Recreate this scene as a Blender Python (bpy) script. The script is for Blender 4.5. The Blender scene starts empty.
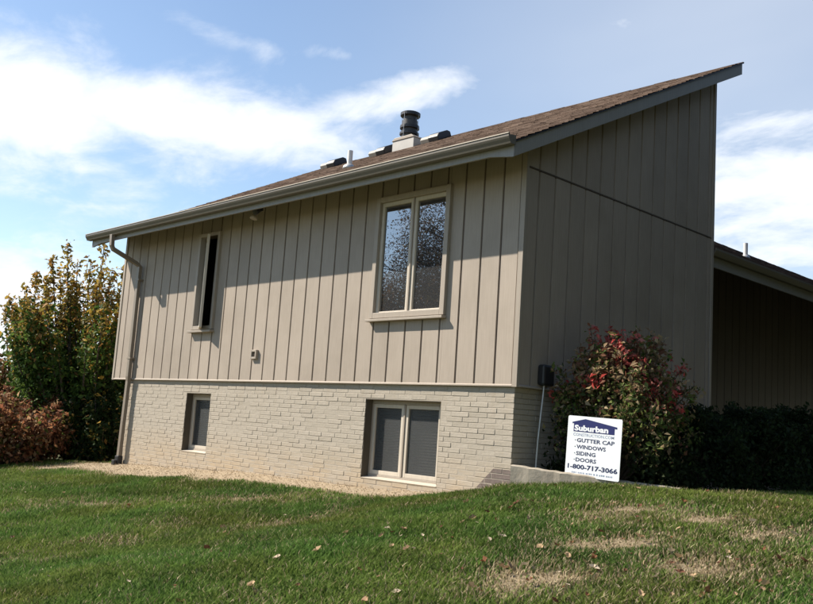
import bpy, math, random
import numpy as np
from mathutils import Vector, Matrix
random.seed(7); rng = np.random.default_rng(7)
scene = bpy.context.scene
COL = scene.collection
# ------------------------------------------------------------------ camera
F_PX, AZ, PITCH, ROLL = 903.3, -0.8092, 0.1376, 0.0666
CAM = Vector((6.1633, -7.5817, -0.516))
fw = Vector((math.sin(AZ)*math.cos(PITCH), math.cos(AZ)*math.cos(PITCH), math.sin(PITCH)))
r0 = Vector((math.cos(AZ), -math.sin(AZ), 0)); u0 = r0.cross(fw)
rv = r0*math.cos(ROLL)+u0*math.sin(ROLL); uv_ = -r0*math.sin(ROLL)+u0*math.cos(ROLL)
cd = bpy.data.cameras.new('camera'); cam = bpy.data.objects.new('camera', cd); COL.objects.link(cam)
M = Matrix((rv, uv_, -fw)).transposed().to_4x4(); M.translation = CAM
cam.matrix_world = M
cd.sensor_width = 36; cd.lens = 36*F_PX/813; cd.clip_end = 3000; cd.clip_start = 0.05
scene.camera = cam
# ------------------------------------------------------------------ sun, sky, exposure
SUN = Vector((-1.5, -1.0, 1.625)).normalized()
SUN_EL = math.asin(SUN.z)
EXPOSURE = 0.82
SKY = 0.10
sl = bpy.data.lights.new('sun', 'SUN'); sl.energy = 5.0; sl.angle = math.radians(.53); sl.color = (1, .925, .81)
so = bpy.data.objects.new('sun', sl); COL.objects.link(so); so.rotation_euler = SUN.to_track_quat('Z', 'Y').to_euler()
so.location = (-20, -15, 25)
W = bpy.data.worlds.new('World'); scene.world = W; W.use_nodes = True
wn, wl = W.node_tree.nodes, W.node_tree.links
def wmath(op, a, b=None, c=None, clamp=False):
    n = wn.new('ShaderNodeMath'); n.operation = op; n.use_clamp = clamp
    for i, v in enumerate((a, b, c)):
        if v is None: continue
        if isinstance(v, (int, float)): n.inputs[i].default_value = v
        else: wl.new(v, n.inputs[i])
    return n.outputs[0]
def wdot(vec, d):
    n = wn.new('ShaderNodeVectorMath'); n.operation = 'DOT_PRODUCT'; wl.new(vec, n.inputs[0]); n.inputs[1].default_value = d
    return n.outputs['Value']
def build_world():
    bg = wn['Background']
    sky = wn.new('ShaderNodeTexSky'); sky.sky_type = 'NISHITA'; sky.sun_disc = False
    sky.sun_elevation = SUN_EL; sky.sun_rotation = math.atan2(SUN.x, SUN.y)
    sky.air_density = 1.0; sky.dust_density = 0.15; sky.ozone_density = 0.9
    tc = wn.new('ShaderNodeTexCoord'); d = tc.outputs['Generated']
    sep = wn.new('ShaderNodeSeparateXYZ'); wl.new(d, sep.inputs[0])
    zz = wmath('ADD', wmath('MAXIMUM', sep.outputs[2], 0.0), 0.16)
    cmb = wn.new('ShaderNodeCombineXYZ')
    wl.new(wmath('DIVIDE', sep.outputs[0], zz), cmb.inputs[0]); wl.new(wmath('DIVIDE', sep.outputs[1], zz), cmb.inputs[1])
    mp = wn.new('ShaderNodeMapping'); mp.inputs['Rotation'].default_value = (0, 0, .75); mp.inputs['Scale'].default_value = (1.0, 1.35, 1)
    wl.new(cmb.outputs[0], mp.inputs[0])
    def noise(scale, det, rough, dist=0., off=0):
        n = wn.new('ShaderNodeTexNoise'); n.inputs['Scale'].default_value = scale; n.inputs['Detail'].default_value = det
        n.inputs['Roughness'].default_value = rough; n.inputs['Distortion'].default_value = dist
        m2 = wn.new('ShaderNodeVectorMath'); m2.operation = 'ADD'; m2.inputs[1].default_value = (off, off*.7, 0)
        wl.new(mp.outputs[0], m2.inputs[0]); wl.new(m2.outputs[0], n.inputs['Vector'])
        return n.outputs[0]
    base = noise(.75, 4, .55, .3, 3.1); fine = noise(4.2, 10, .60, .25, 9.4)
    # banks of cloud that stand in known directions of the sky: (pixel ray -> world direction, extents)
    def pray(x, y): return (fw+rv*((x-406.5)/F_PX)+uv_*((302-y)/F_PX)).normalized()
    banks = None
    for (x, y, hw, hh, ang, amp) in [(20, 100, 130, 62, 4, .62), (190, 118, 190, 40, 7, .60), (385, 98, 100, 24, -14, .46), (0, 300, 130, 55, 8, .6),
                                     (770, 190, 140, 90, 10, .44), (640, 40, 260, 80, -6, .06), (215, 32, 70, 12, 15, .3), (330, 55, 60, 10, 5, .22)]:
        c = pray(x, y); e1 = (pray(x+10, y)-c).normalized(); e2 = (pray(x, y+10)-c).normalized()
        a = math.radians(ang); ea = e1*math.cos(a)+e2*math.sin(a); eb = -e1*math.sin(a)+e2*math.cos(a)
        ca, cb = c.dot(ea), c.dot(eb)
        sx, sy = hw/F_PX, hh/F_PX
        A = wmath('DIVIDE', wmath('SUBTRACT', wdot(d, ea), ca), sx); B = wmath('DIVIDE', wmath('SUBTRACT', wdot(d, eb), cb), sy)
        front = wmath('GREATER_THAN', wdot(d, c), 0.3)
        g = wmath('EXPONENT', wmath('MULTIPLY', wmath('ADD', wmath('MULTIPLY', A, A), wmath('MULTIPLY', B, B)), -1.0))
        g = wmath('MULTIPLY', wmath('MULTIPLY', g, amp), front)
        banks = g if banks is None else wmath('MAXIMUM', banks, g)
    dens = wmath('ADD', wmath('MULTIPLY', base, .5), wmath('MULTIPLY', fine, .95))
    dens = wmath('ADD', dens, banks)
    mr = wn.new('ShaderNodeMapRange'); mr.interpolation_type = 'SMOOTHSTEP'; wl.new(dens, mr.inputs[0])
    mr.inputs[1].default_value = .76; mr.inputs[2].default_value = 1.24; mr.inputs[3].default_value = 0.04; mr.inputs[4].default_value = .97
    # thin high veil of cirrus over the north-eastern sky
    cv = pray(760, 60); veil = wmath('MULTIPLY', wmath('POWER', wmath('MAXIMUM', wdot(d, cv), 0.0), 14.0), wmath('MULTIPLY_ADD', base, .5, .12))
    fac = wmath('MAXIMUM', mr.outputs[0], veil)
    scl = wn.new('ShaderNodeMix'); scl.data_type = 'RGBA'; wl.new(fac, scl.inputs[0])
    wl.new(sky.outputs[0], scl.inputs[6]); scl.inputs[7].default_value = (6.0, 6.25, 6.6, 1)
    wl.new(scl.outputs[2], bg.inputs[0]); bg.inputs[1].default_value = SKY
build_world()
vs = scene.view_settings; vs.view_transform = 'Standard'; vs.look = 'None'; vs.gamma = 1; vs.exposure = EXPOSURE
vs.use_curve_mapping = False
scene.render.engine = 'CYCLES'
scene.cycles.max_bounces = 8

# ------------------------------------------------------------------ helpers
def mat(name, build):
    m = bpy.data.materials.new(name); m.use_nodes = True
    nt = m.node_tree; b = nt.nodes['Principled BSDF']; build(nt, nt.nodes, nt.links, b); return m
def N(nt, t, **kw):
    n = nt.nodes.new(t)
    for k, v in kw.items():
        if k in n.inputs: n.inputs[k].default_value = v
        else: setattr(n, k, v)
    return n
def mixc(nt, fac, a, b, mode='MIX'):
    n = nt.nodes.new('ShaderNodeMix'); n.data_type = 'RGBA'; n.blend_type = mode
    for i, v in ((0, fac), (6, a), (7, b)):
        if isinstance(v, (int, float)): n.inputs[i].default_value = v
        elif isinstance(v, tuple): n.inputs[i].default_value = (*v, 1) if len(v) == 3 else v
        else: nt.links.new(v, n.inputs[i])
    return n.outputs[2]
def ramp(nt, fac, stops):
    n = nt.nodes.new('ShaderNodeValToRGB'); nt.links.new(fac, n.inputs[0]); e = n.color_ramp.elements
    while len(e) < len(stops): e.new(.5)
    for el, (p, c) in zip(e, stops): el.position = p; el.color = (*c, 1) if not isinstance(c, (int, float)) else (c, c, c, 1)
    return n.outputs[0]
def pos(nt): return nt.nodes.new('ShaderNodeNewGeometry').outputs['Position']
def noise(nt, scale, detail=5, rough=.55, vec=None, stretch=None):
    n = N(nt, 'ShaderNodeTexNoise', Scale=scale, Detail=detail, Roughness=rough)
    v = vec if vec is not None else pos(nt)
    if stretch:
        mp = N(nt, 'ShaderNodeMapping'); mp.inputs['Scale'].default_value = stretch; nt.links.new(v, mp.inputs[0]); v = mp.outputs[0]
    nt.links.new(v, n.inputs['Vector']); return n.outputs[0]
def bump(nt, b, h, strength=.3, dist=.01):
    n = N(nt, 'ShaderNodeBump', Strength=strength, Distance=dist); nt.links.new(h, n.inputs['Height']); nt.links.new(n.outputs[0], b.inputs['Normal'])
def rnd(nt): return nt.nodes.new('ShaderNodeObjectInfo').outputs['Random']

class MB:
    def __init__(s): s.v = []; s.f = []; s.c = []
    def add(s, vs, fs, c=None):
        o = len(s.v); s.v += [tuple(v) for v in vs]; s.f += [tuple(i+o for i in f) for f in fs]
        if c is not None: s.c += [c]*len(vs)
    def box(s, x0, x1, y0, y1, z0, z1, c=None):
        s.add([(x0,y0,z0),(x1,y0,z0),(x1,y1,z0),(x0,y1,z0),(x0,y0,z1),(x1,y0,z1),(x1,y1,z1),(x0,y1,z1)],
              [(0,3,2,1),(4,5,6,7),(0,1,5,4),(1,2,6,5),(2,3,7,6),(3,0,4,7)], c)
    def prism(s, poly, axis, a0, a1):
        # poly: list of 2-d points in the two other axes; extruded along axis
        n = len(poly)
        def P(p, a):
            q = list(p); q.insert(axis, a); return tuple(q)
        vs = [P(p, a0) for p in poly]+[P(p, a1) for p in poly]
        fs = [tuple(range(n))[::-1], tuple(range(n, 2*n))]+[(i, (i+1) % n, (i+1) % n+n, i+n) for i in range(n)]
        s.add(vs, fs)
    def tube(s, pts, rs, n=8):
        pts = [Vector(p) for p in pts]; o = len(s.v); up = Vector((.31, .17, .93)).normalized()
        for i, p in enumerate(pts):
            t = (pts[min(i+1, len(pts)-1)]-pts[max(i-1, 0)]).normalized()
            a = t.cross(up if abs(t.dot(up)) < .95 else Vector((1, 0, 0))).normalized(); b = t.cross(a)
            r = rs[i] if isinstance(rs, (list, tuple)) else rs
            for k in range(n):
                an = 2*math.pi*k/n; s.v.append(tuple(p+a*math.cos(an)*r+b*math.sin(an)*r))
        for i in range(len(pts)-1):
            for k in range(n):
                s.f.append((o+i*n+k, o+i*n+(k+1) % n, o+(i+1)*n+(k+1) % n, o+(i+1)*n+k))
        s.f.append(tuple(o+k for k in range(n))[::-1]); e = o+(len(pts)-1)*n; s.f.append(tuple(e+k for k in range(n)))
    def lathe(s, prof, cx, cy, n=24):
        o = len(s.v)
        for r, z in prof:
            for k in range(n):
                a = 2*math.pi*k/n; s.v.append((cx+r*math.cos(a), cy+r*math.sin(a), z))
        m = len(prof)
        for i in range(m-1):
            for k in range(n): s.f.append((o+i*n+k, o+i*n+(k+1) % n, o+(i+1)*n+(k+1) % n, o+(i+1)*n+k))
        s.f.append(tuple(o+k for k in range(n))[::-1]); s.f.append(tuple(o+(m-1)*n+k for k in range(n)))
    def mesh(s, name, m):
        me = bpy.data.meshes.new(name); me.from_pydata(s.v, [], s.f); me.update()
        if s.c:
            at = me.color_attributes.new('Col', 'FLOAT_COLOR', 'POINT'); at.data.foreach_set('color', np.array([(*c, 1) for c in s.c], 'f').ravel())
        me.materials.append(m); return me
    def build(s, name, m, parent=None, bevel=0, smooth=False):
        return link(name, s.mesh(name, m), parent, bevel, smooth)
def link(name, me, parent=None, bevel=0, smooth=False):
    o = bpy.data.objects.new(name, me); COL.objects.link(o)
    if parent is not None: o.parent = parent
    if bevel:
        b = o.modifiers.new('bevel', 'BEVEL'); b.width = bevel; b.segments = 2; b.limit_method = 'ANGLE'
    if smooth:
        me.polygons.foreach_set('use_smooth', [True]*len(me.polygons))
    return o
def tag(o, label, cat, group=None):
    o['label'] = label; o['category'] = cat
    if group: o['group'] = group
    return o
def empty(name, loc=(0, 0, 0)):
    o = bpy.data.objects.new(name, None); COL.objects.link(o); o.location = loc; o.empty_display_size = .2; return o

def hash2(ix, iy, seed):
    h = (ix.astype(np.int64)*374761393+iy.astype(np.int64)*668265263+seed*974711) & 0x7fffffff
    h = ((h ^ (h >> 13))*1274126177) & 0x7fffffff
    return ((h ^ (h >> 16)) & 0xffff)/65535.
def vnoise(x, y, s, seed=0):
    x = np.asarray(x, float)*s; y = np.asarray(y, float)*s; ix = np.floor(x); iy = np.floor(y); fx = x-ix; fy = y-iy
    fx = fx*fx*(3-2*fx); fy = fy*fy*(3-2*fy)
    a = hash2(ix, iy, seed); b = hash2(ix+1, iy, seed); c = hash2(ix, iy+1, seed); d = hash2(ix+1, iy+1, seed)
    return (a*(1-fx)+b*fx)*(1-fy)+(c*(1-fx)+d*fx)*fy
def fbm(x, y, s, seed=0): return .55*vnoise(x, y, s, seed)+.28*vnoise(x, y, s*2.1, seed+1)+.17*vnoise(x, y, s*4.3, seed+2)

# ------------------------------------------------------------------ materials
def paint(name, col, bumpy=.25, dirt=.12, rough=.6):
    def b(nt, n, l, bs):
        g = noise(nt, 9, 6, .6, stretch=(6, 6, .35)); d = noise(nt, 1.3, 5, .6); sp = noise(nt, 60, 3)
        k = rnd(nt)
        dk = tuple(c*.80 for c in col); lt = tuple(min(1, c*1.07) for c in col)
        c1 = mixc(nt, ramp(nt, g, [(.35, 0.), (.7, 1.)]), dk, lt)
        c1 = mixc(nt, .55, c1, col)
        c2 = mixc(nt, ramp(nt, d, [(.45, 0.), (.8, dirt)]), c1, tuple(c*.55 for c in (col[0], col[1]*.97, col[2]*.9)))
        hv = N(nt, 'ShaderNodeHueSaturation'); l.new(c2, hv.inputs['Color'])
        mr = N(nt, 'ShaderNodeMapRange'); l.new(k, mr.inputs[0]); mr.inputs[3].default_value = .93; mr.inputs[4].default_value = 1.06
        l.new(mr.outputs[0], hv.inputs['Value']); l.new(hv.outputs[0], bs.inputs['Base Color'])
        bs.inputs['Roughness'].default_value = rough; bs.inputs['Specular IOR Level'].default_value = .3
        bump(nt, bs, mixc(nt, .3, g, sp), bumpy, .004)
    return mat(name, b)
TAUPE = (.365, .304, .246)
m_siding = paint('siding_paint', TAUPE, .25, .4)
m_groove = paint('groove_brown', (.13, .095, .075))  # even brown, darker than the siding boards
m_trim = paint('trim_paint', (.36, .305, .248), .12, .1, .5)
m_fascia = paint('fascia_paint', (.30, .285, .262), .1, .1, .5)
m_gutter = paint('gutter_paint', (.17, .15, .122), .03, .2, .42)
m_spout = paint('downspout_paint', (.25, .208, .165), .03, .2, .42)
m_porch = paint('porch_shade_brown', (.12, .098, .08))  # brown darkened to deepen the shade under the porch
m_reveal = paint('reveal_shade', (.10, .082, .06), .2, .3, .7)  # dark brown puts the shade of the window recesses into the colour
m_sash = paint('window_sash_paint', (.56, .49, .40), .05, .1, .5)
def b_brick(nt, n, l, bs):
    p = pos(nt); sx = N(nt, 'ShaderNodeSeparateXYZ'); l.new(p, sx.inputs[0])
    g = noise(nt, 26, 6, .65); d = noise(nt, 2.1, 5, .6); k = rnd(nt)
    c = mixc(nt, k, (.345, .302, .244), (.390, .342, .280))
    c = mixc(nt, ramp(nt, g, [(.4, 0.), (.72, .38)]), c, (.31, .265, .20))
    # warm, soil-splashed paint near the ground
    mr = N(nt, 'ShaderNodeMapRange'); l.new(sx.outputs[2], mr.inputs[0]); mr.inputs[1].default_value = -.75; mr.inputs[2].default_value = -1.25
    mm = N(nt, 'ShaderNodeMath', operation='MULTIPLY'); l.new(mr.outputs[0], mm.inputs[0]); l.new(ramp(nt, d, [(.3, .1), (.65, .75)]), mm.inputs[1])
    c = mixc(nt, mm.outputs[0], c, (.40, .30, .19))
    # rust / water streaks under the siding
    st = noise(nt, 1.0, 5, .6, stretch=(7, 7, .25)); mr2 = N(nt, 'ShaderNodeMapRange'); l.new(sx.outputs[2], mr2.inputs[0]); mr2.inputs[1].default_value = -.5; mr2.inputs[2].default_value = -.05
    m3 = N(nt, 'ShaderNodeMath', operation='MULTIPLY'); l.new(mr2.outputs[0], m3.inputs[0]); l.new(ramp(nt, st, [(.54, 0.), (.72, .5)]), m3.inputs[1])
    c = mixc(nt, m3.outputs[0], c, (.30, .24, .165))
    # darker brown patch on the brick at the corner: x + 1.2 z style diagonal edge
    a = N(nt, 'ShaderNodeMath', operation='MULTIPLY_ADD'); l.new(sx.outputs[0], a.inputs[0]); a.inputs[1].default_value = .62; l.new(sx.outputs[2], a.inputs[2])
    wob = N(nt, 'ShaderNodeMath', operation='MULTIPLY_ADD'); l.new(noise(nt, 14, 3), wob.inputs[0]); wob.inputs[1].default_value = .05; l.new(a.outputs[0], wob.inputs[2])
    # dark where x > -.55, z < -.90 and below the diagonal
    d1 = N(nt, 'ShaderNodeMath', operation='LESS_THAN'); l.new(sx.outputs[2], d1.inputs[0]); d1.inputs[1].default_value = -.895
    dd = N(nt, 'ShaderNodeMath', operation='MULTIPLY_ADD'); l.new(sx.outputs[0], dd.inputs[0]); dd.inputs[1].default_value = -.95; l.new(sx.outputs[2], dd.inputs[2])
    d2 = N(nt, 'ShaderNodeMath', operation='LESS_THAN'); l.new(dd.outputs[0], d2.inputs[0]); d2.inputs[1].default_value = -.62
    d3 = N(nt, 'ShaderNodeMath', operation='MULTIPLY'); l.new(d1.outputs[0], d3.inputs[0]); l.new(d2.outputs[0], d3.inputs[1])
    c = mixc(nt, d3.outputs[0], c, mixc(nt, g, (.10, .075, .065), (.20, .16, .14)))
    l.new(c, bs.inputs['Base Color']); bs.inputs['Roughness'].default_value = .75; bs.inputs['Specular IOR Level'].default_value = .25
    bump(nt, bs, g, .55, .006)
m_brick = mat('painted_brick', b_brick)
def b_mortar(nt, n, l, bs):
    g = noise(nt, 30, 5); l.new(mixc(nt, g, (.315, .272, .218), (.365, .318, .258)), bs.inputs['Base Color']); bs.inputs['Roughness'].default_value = .9
    bump(nt, bs, g, .5, .004)
m_mortar = mat('painted_mortar', b_mortar)
def b_plain(col, rough=.6, metal=0, var=.15, sc=12):
    def b(nt, n, l, bs):
        g = noise(nt, sc, 5); l.new(mixc(nt, g, tuple(c*(1-var) for c in col), tuple(min(1, c*(1+var)) for c in col)), bs.inputs['Base Color'])
        bs.inputs['Roughness'].default_value = rough; bs.inputs['Metallic'].default_value = metal
        bump(nt, bs, g, .08, .003)
    return b
m_black = mat('black_metal', b_plain((.018, .018, .02), .45, 0))
m_flue = mat('weathered_flue_metal', b_plain((.06, .058, .056), .5, .3, .4))
m_vent_lit = mat('vent_lit_grey', b_plain((.24, .22, .19), .6, 0, .3))  # grey for the sunlit sides of the roof vents
m_galv = mat('galvanised_metal', b_plain((.50, .49, .47), .45, .6))
m_pvc = mat('white_pipe', b_plain((.72, .70, .66), .45))
m_flash = mat('pale_flashing', b_plain((.40, .375, .34), .5, 0, .2, 5))
m_wire = mat('thin_wire', b_plain((.35, .35, .36), .4, .6))
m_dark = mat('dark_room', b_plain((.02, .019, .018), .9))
m_conc = None
def b_conc(nt, n, l, bs):
    g = noise(nt, 18, 7, .65); d = noise(nt, 3.0, 5, .6)
    c = mixc(nt, g, (.30, .255, .195), (.47, .41, .325)); c = mixc(nt, ramp(nt, d, [(.42, 0.), (.7, .6)]), c, (.20, .16, .115))
    l.new(c, bs.inputs['Base Color']); bs.inputs['Roughness'].default_value = .9; bump(nt, bs, g, .6, .01)
m_conc = mat('weathered_concrete', b_conc)
def b_glass(refl, dark):
    def b(nt, n, l, bs):
        bs.inputs['Base Color'].default_value = (*dark, 1); bs.inputs['Roughness'].default_value = .6; bs.inputs['Specular IOR Level'].default_value = .2
        g = N(nt, 'ShaderNodeBsdfGlossy', Roughness=.008); g.inputs['Color'].default_value = (.93, .95, .97, 1)
        w = noise(nt, 1.7, 2); bp = N(nt, 'ShaderNodeBump', Strength=.06, Distance=.006); l.new(w, bp.inputs['Height']); l.new(bp.outputs[0], g.inputs['Normal'])
        fr = N(nt, 'ShaderNodeFresnel', IOR=1.5)
        a = N(nt, 'ShaderNodeMath', operation='MULTIPLY_ADD', use_clamp=True); l.new(fr.outputs[0], a.inputs[0]); a.inputs[1].default_value = 1.2; a.inputs[2].default_value = refl
        mx = N(nt, 'ShaderNodeMixShader'); l.new(a.outputs[0], mx.inputs[0]); l.new(bs.outputs[0], mx.inputs[1]); l.new(g.outputs[0], mx.inputs[2])
        l.new(mx.outputs[0], n['Material Output'].inputs[0])
    return b
m_pane = mat('window_glass', b_glass(.27, (.012, .013, .015)))
def b_scr(nt, n, l, bs):
    # insect screen / lower pane: thin dark film, partly see-through
    bs.inputs['Base Color'].default_value = (.06, .062, .062, 1); bs.inputs['Roughness'].default_value = .45
    t = N(nt, 'ShaderNodeBsdfTransparent'); mx = N(nt, 'ShaderNodeMixShader'); mx.inputs[0].default_value = .40
    l.new(bs.outputs[0], mx.inputs[1]); l.new(t.outputs[0], mx.inputs[2]); l.new(mx.outputs[0], n['Material Output'].inputs[0])
m_screen = mat('screened_glass', b_scr)
m_blind = mat('blind_slats', b_plain((.22, .215, .20), .6))
def attr_col(nt):
    a = nt.nodes.new('ShaderNodeAttribute'); a.attribute_name = 'Col'; return a.outputs['Color']
def b_shingle(nt, n, l, bs):
    g = noise(nt, 110, 4, .7); d = noise(nt, .9, 4)
    c = mixc(nt, ramp(nt, g, [(.35, .55), (.7, 1.25)]), (0, 0, 0), attr_col(nt), 'MIX')
    c = mixc(nt, 1.0, attr_col(nt), ramp(nt, g, [(.3, .62), (.72, 1.)]), 'MULTIPLY')
    c = mixc(nt, ramp(nt, d, [(.4, 0.), (.75, .35)]), c, (.085, .06, .048))
    l.new(c, bs.inputs['Base Color']); bs.inputs['Roughness'].default_value = 1.; bs.inputs['Specular IOR Level'].default_value = .03
    bump(nt, bs, g, .7, .006)
m_shingle = mat('asphalt_shingle', b_shingle)
def b_leaf(trans, rough=.55):
    def b(nt, n, l, bs):
        c = attr_col(nt); l.new(c, bs.inputs['Base Color']); bs.inputs['Roughness'].default_value = rough; bs.inputs['Specular IOR Level'].default_value = .12
        t = N(nt, 'ShaderNodeBsdfTranslucent'); l.new(c, t.inputs[0]); mx = N(nt, 'ShaderNodeMixShader'); mx.inputs[0].default_value = trans
        l.new(bs.outputs[0], mx.inputs[1]); l.new(t.outputs[0], mx.inputs[2]); l.new(mx.outputs[0], n['Material Output'].inputs[0])
    return b
m_leaf = mat('foliage', b_leaf(.45)); m_grass = mat('grass_blades', b_leaf(.35, .85)); m_dry = mat('dry_leaf', b_leaf(.15, .8))
def b_bark(nt, n, l, bs):
    g = noise(nt, 14, 6, .65, stretch=(3, 3, .6)); l.new(mixc(nt, g, (.045, .033, .024), (.13, .10, .075)), bs.inputs['Base Color']); bs.inputs['Roughness'].default_value = .9
    bump(nt, bs, g, .6, .015)
m_bark = mat('bark', b_bark)
def b_ground(nt, n, l, bs):
    a = N(nt, 'ShaderNodeAttribute'); a.attribute_name = 'Col'
    s = N(nt, 'ShaderNodeSeparateColor'); l.new(a.outputs['Color'], s.inputs[0])
    g = noise(nt, 22, 7, .7); h = noise(nt, 4, 5)
    soil = mixc(nt, g, (.27, .205, .13), (.50, .405, .29)); turf = mixc(nt, g, (.035, .042, .014), (.12, .115, .05)); mulch = mixc(nt, g, (.016, .012, .009), (.06, .045, .032))
    f = N(nt, 'ShaderNodeMath', operation='MULTIPLY_ADD', use_clamp=True); l.new(h, f.inputs[0]); f.inputs[1].default_value = .35
    ad = N(nt, 'ShaderNodeMath', operation='SUBTRACT'); l.new(s.outputs[0], ad.inputs[0]); ad.inputs[1].default_value = .17; l.new(ad.outputs[0], f.inputs[2])
    c = mixc(nt, s.outputs[2], turf, mixc(nt, g, (.18, .135, .085), (.44, .345, .225))); c = mixc(nt, f.outputs[0], c, soil); c = mixc(nt, s.outputs[1], c, mulch)
    l.new(c, bs.inputs['Base Color']); bs.inputs['Roughness'].default_value = .95; bs.inputs['Specular IOR Level'].default_value = .1
    bump(nt, bs, g, .9, .03)
m_ground = mat('lawn_soil', b_ground)
m_signw = mat('sign_white', b_plain((.69, .71, .73), .45, 0, .08, 6))
m_signb = mat('sign_blue', b_plain((.007, .012, .095), .45, 0, .05))
m_signt = mat('sign_navy_text', b_plain((.012, .022, .075), .5, 0, .05))
m_signt2 = mat('sign_pale_text', b_plain((.17, .22, .32), .5, 0, .05))

# ------------------------------------------------------------------ ground
ZX = [-60, -30, -12, -8.7, -4.8, -2.2, -1.2, -.46, .1, 1, 3, 8, 25, 60]
ZZ = [-4.2, -3.0, -1.66, -1.47, -1.31, -1.29, -1.24, -1.15, -1.06, -.97, -.955, -1.05, -1.4, -2]
def gz(x, y):
    x = np.asarray(x, float); y = np.asarray(y, float)
    z = np.interp(x, ZX, ZZ)
    d = np.maximum(0, -y); z = z-np.where(d < 9, .13*d, 1.17+.03*(np.minimum(d, 60)-9))
    z = z-np.where((x < -9.4), .05*np.clip(y, 0, 30), 0)
    far = np.clip((np.hypot(x, y)-25)/60, 0, 1); z = z*(1-far)+(-3.6)*far
    return z+.035*(fbm(x, y, .8, 5)-.5)*np.clip((d-.2)/1.5, 0, 1)+.012*(vnoise(x, y, 5, 9)-.5)
CA = np.array([-.03, .035]); CB = np.array([1.25, .47])          # garden edging line
def curb_t(x, y):    # signed distance behind the edging line (positive = bed side), extended to the right
    d = CB-CA; nrm = np.array([-d[1], d[0]])/np.hypot(*d); return (x-CA[0])*nrm[0]+(y-CA[1])*nrm[1]
PATCH = []
def px_ground(x, y):
    dv = fw+rv*((x-406.5)/F_PX)+uv_*((302-y)/F_PX); t = 3.0
    for _ in range(400):
        P = CAM+dv*t
        if P.z < float(gz(P.x, P.y)): break
        t += .05
    return P
for (x, y, a, b_, s) in [(625, 518, .30, .4, .8), (655, 543, .4, .3, .7), (545, 580, .3, .35, .75), (745, 540, .4, .3, .6), (620, 548, .3, .25, .6), (760, 565, .3, .25, .5), (165, 527, .2, .3, .45), (285, 525, .25, .3, .5),
                         (590, 590, .2, .2, .45), (690, 520, .3, .3, .5), (245, 500, .5, .25, .5), (520, 575, .2, .2, .5), (640, 512, .3, .25, .7), (430, 505, .25, .2, .4), (700, 570, .3, .3, .5), (130, 505, .5, .2, .4)]:
    P = px_ground(x, y); PATCH.append((P.x, P.y, a, b_, s))
def soil_parts(x, y):
    w = .60+.55*(fbm(x, y, .7, 21)-.5)+.35*np.clip((-x-3)/4, 0, 1)-.45*np.clip((x+1.6)/1.2, 0, 1)+.42*(fbm(x, y, 3.2, 23)-.5)
    strip = np.clip((w+.22-(-y))/.38, 0, 1)*((x < -.2) & (x > -10.6) & (y < .3))
    strip = strip*np.clip((x+10.8)/1.2, 0, 1)
    n = fbm(x, y, 2.2, 31)
    pt = np.zeros_like(np.asarray(x, float))
    for (px, py, a, b_, s) in PATCH:
        # patches stretched across the slope
        u = ((x-px)*.7+(y-py)*.7)/(a*1.5); v = (-(x-px)*.7+(y-py)*.7)/(b_*1.1)
        pt = np.maximum(pt, s*np.exp(-(u*u+v*v)))
    pt = np.clip(pt*1.7*(n*2.4-.55), 0, 1)
    gen = np.clip((fbm(x, y, 1.1, 41)-.60)*1.6, 0, .35)
    return np.clip(strip, 0, 1), np.clip(np.maximum(pt, gen), 0, 1)
def soil_amt(x, y): return soil_parts(x, y)[0]
def bed_amt(x, y):
    return np.clip(curb_t(x, y)/.06, 0, 1)*((x > -.1) & (x < 1.95) & (y > -.2)).astype(float)
def build_ground():
    far = np.array([12, 16, 22, 30, 45, 70, 110, 180, 320, 600, 1000.])
    xs = np.concatenate([-far[::-1]-5, np.arange(-16.4, 11.6, .13), far+.5]); ys = np.concatenate([-far[::-1]-1, np.arange(-12.4, 11.5, .13), far+.5])
    X, Y = np.meshgrid(xs, ys); Z = gz(X, Y); nx, ny = len(xs), len(ys)
    bed = bed_amt(X, Y); Z = Z-.03*bed
    v = np.stack([X, Y, Z], -1).reshape(-1, 3)
    i = np.arange(nx*ny).reshape(ny, nx); f = np.stack([i[:-1, :-1], i[:-1, 1:], i[1:, 1:], i[1:, :-1]], -1).reshape(-1, 4)
    me = bpy.data.meshes.new('lawn'); me.vertices.add(len(v)); me.vertices.foreach_set('co', v.ravel().astype('f'))
    me.loops.add(f.size); me.loops.foreach_set('vertex_index', f.ravel().astype('i')); me.polygons.add(len(f))
    me.polygons.foreach_set('loop_start', (np.arange(len(f))*4).astype('i')); me.update(calc_edges=True)
    at = me.color_attributes.new('Col', 'FLOAT_COLOR', 'POINT'); s, pt = soil_parts(X, Y); s = s.ravel(); c = np.stack([s, bed.ravel(), pt.ravel(), s*0+1], -1)
    at.data.foreach_set('color', c.ravel().astype('f')); me.materials.append(m_ground)
    me.polygons.foreach_set('use_smooth', [True]*len(me.polygons))
    o = link('lawn', me); o['kind'] = 'structure'; return o
build_ground()

# ------------------------------------------------------------------ house
L, WD = 9.365, 4.257            # front wall length, gable wall length
D, RX, S, D2 = .5476, .2625, .5072, .2712
Z1 = 2.354                      # underside of the rake tails at the eave
def zs(y): return Z1+S*(y+D)    # underside line of the rake boards
RT = .205                       # rake height up to shingle top
house = empty('house', (-4.6, 2.1, -1.2))
tag(house, 'taupe vertical board sided house with painted brick base and sloping brown shingle roof', 'house')
HOME = Matrix.Translation((4.6, -2.1, 1.2))
def H(o):                        # keep world coordinates under the offset empty
    o.parent = house; o.matrix_parent_inverse = Matrix.Translation(house.location).inverted(); return o
def sub(o, p): o.parent = p; return o
def part(mb, name, m, bevel=0, smooth=False): return H(mb.build(name, m, None, bevel, smooth))

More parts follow.
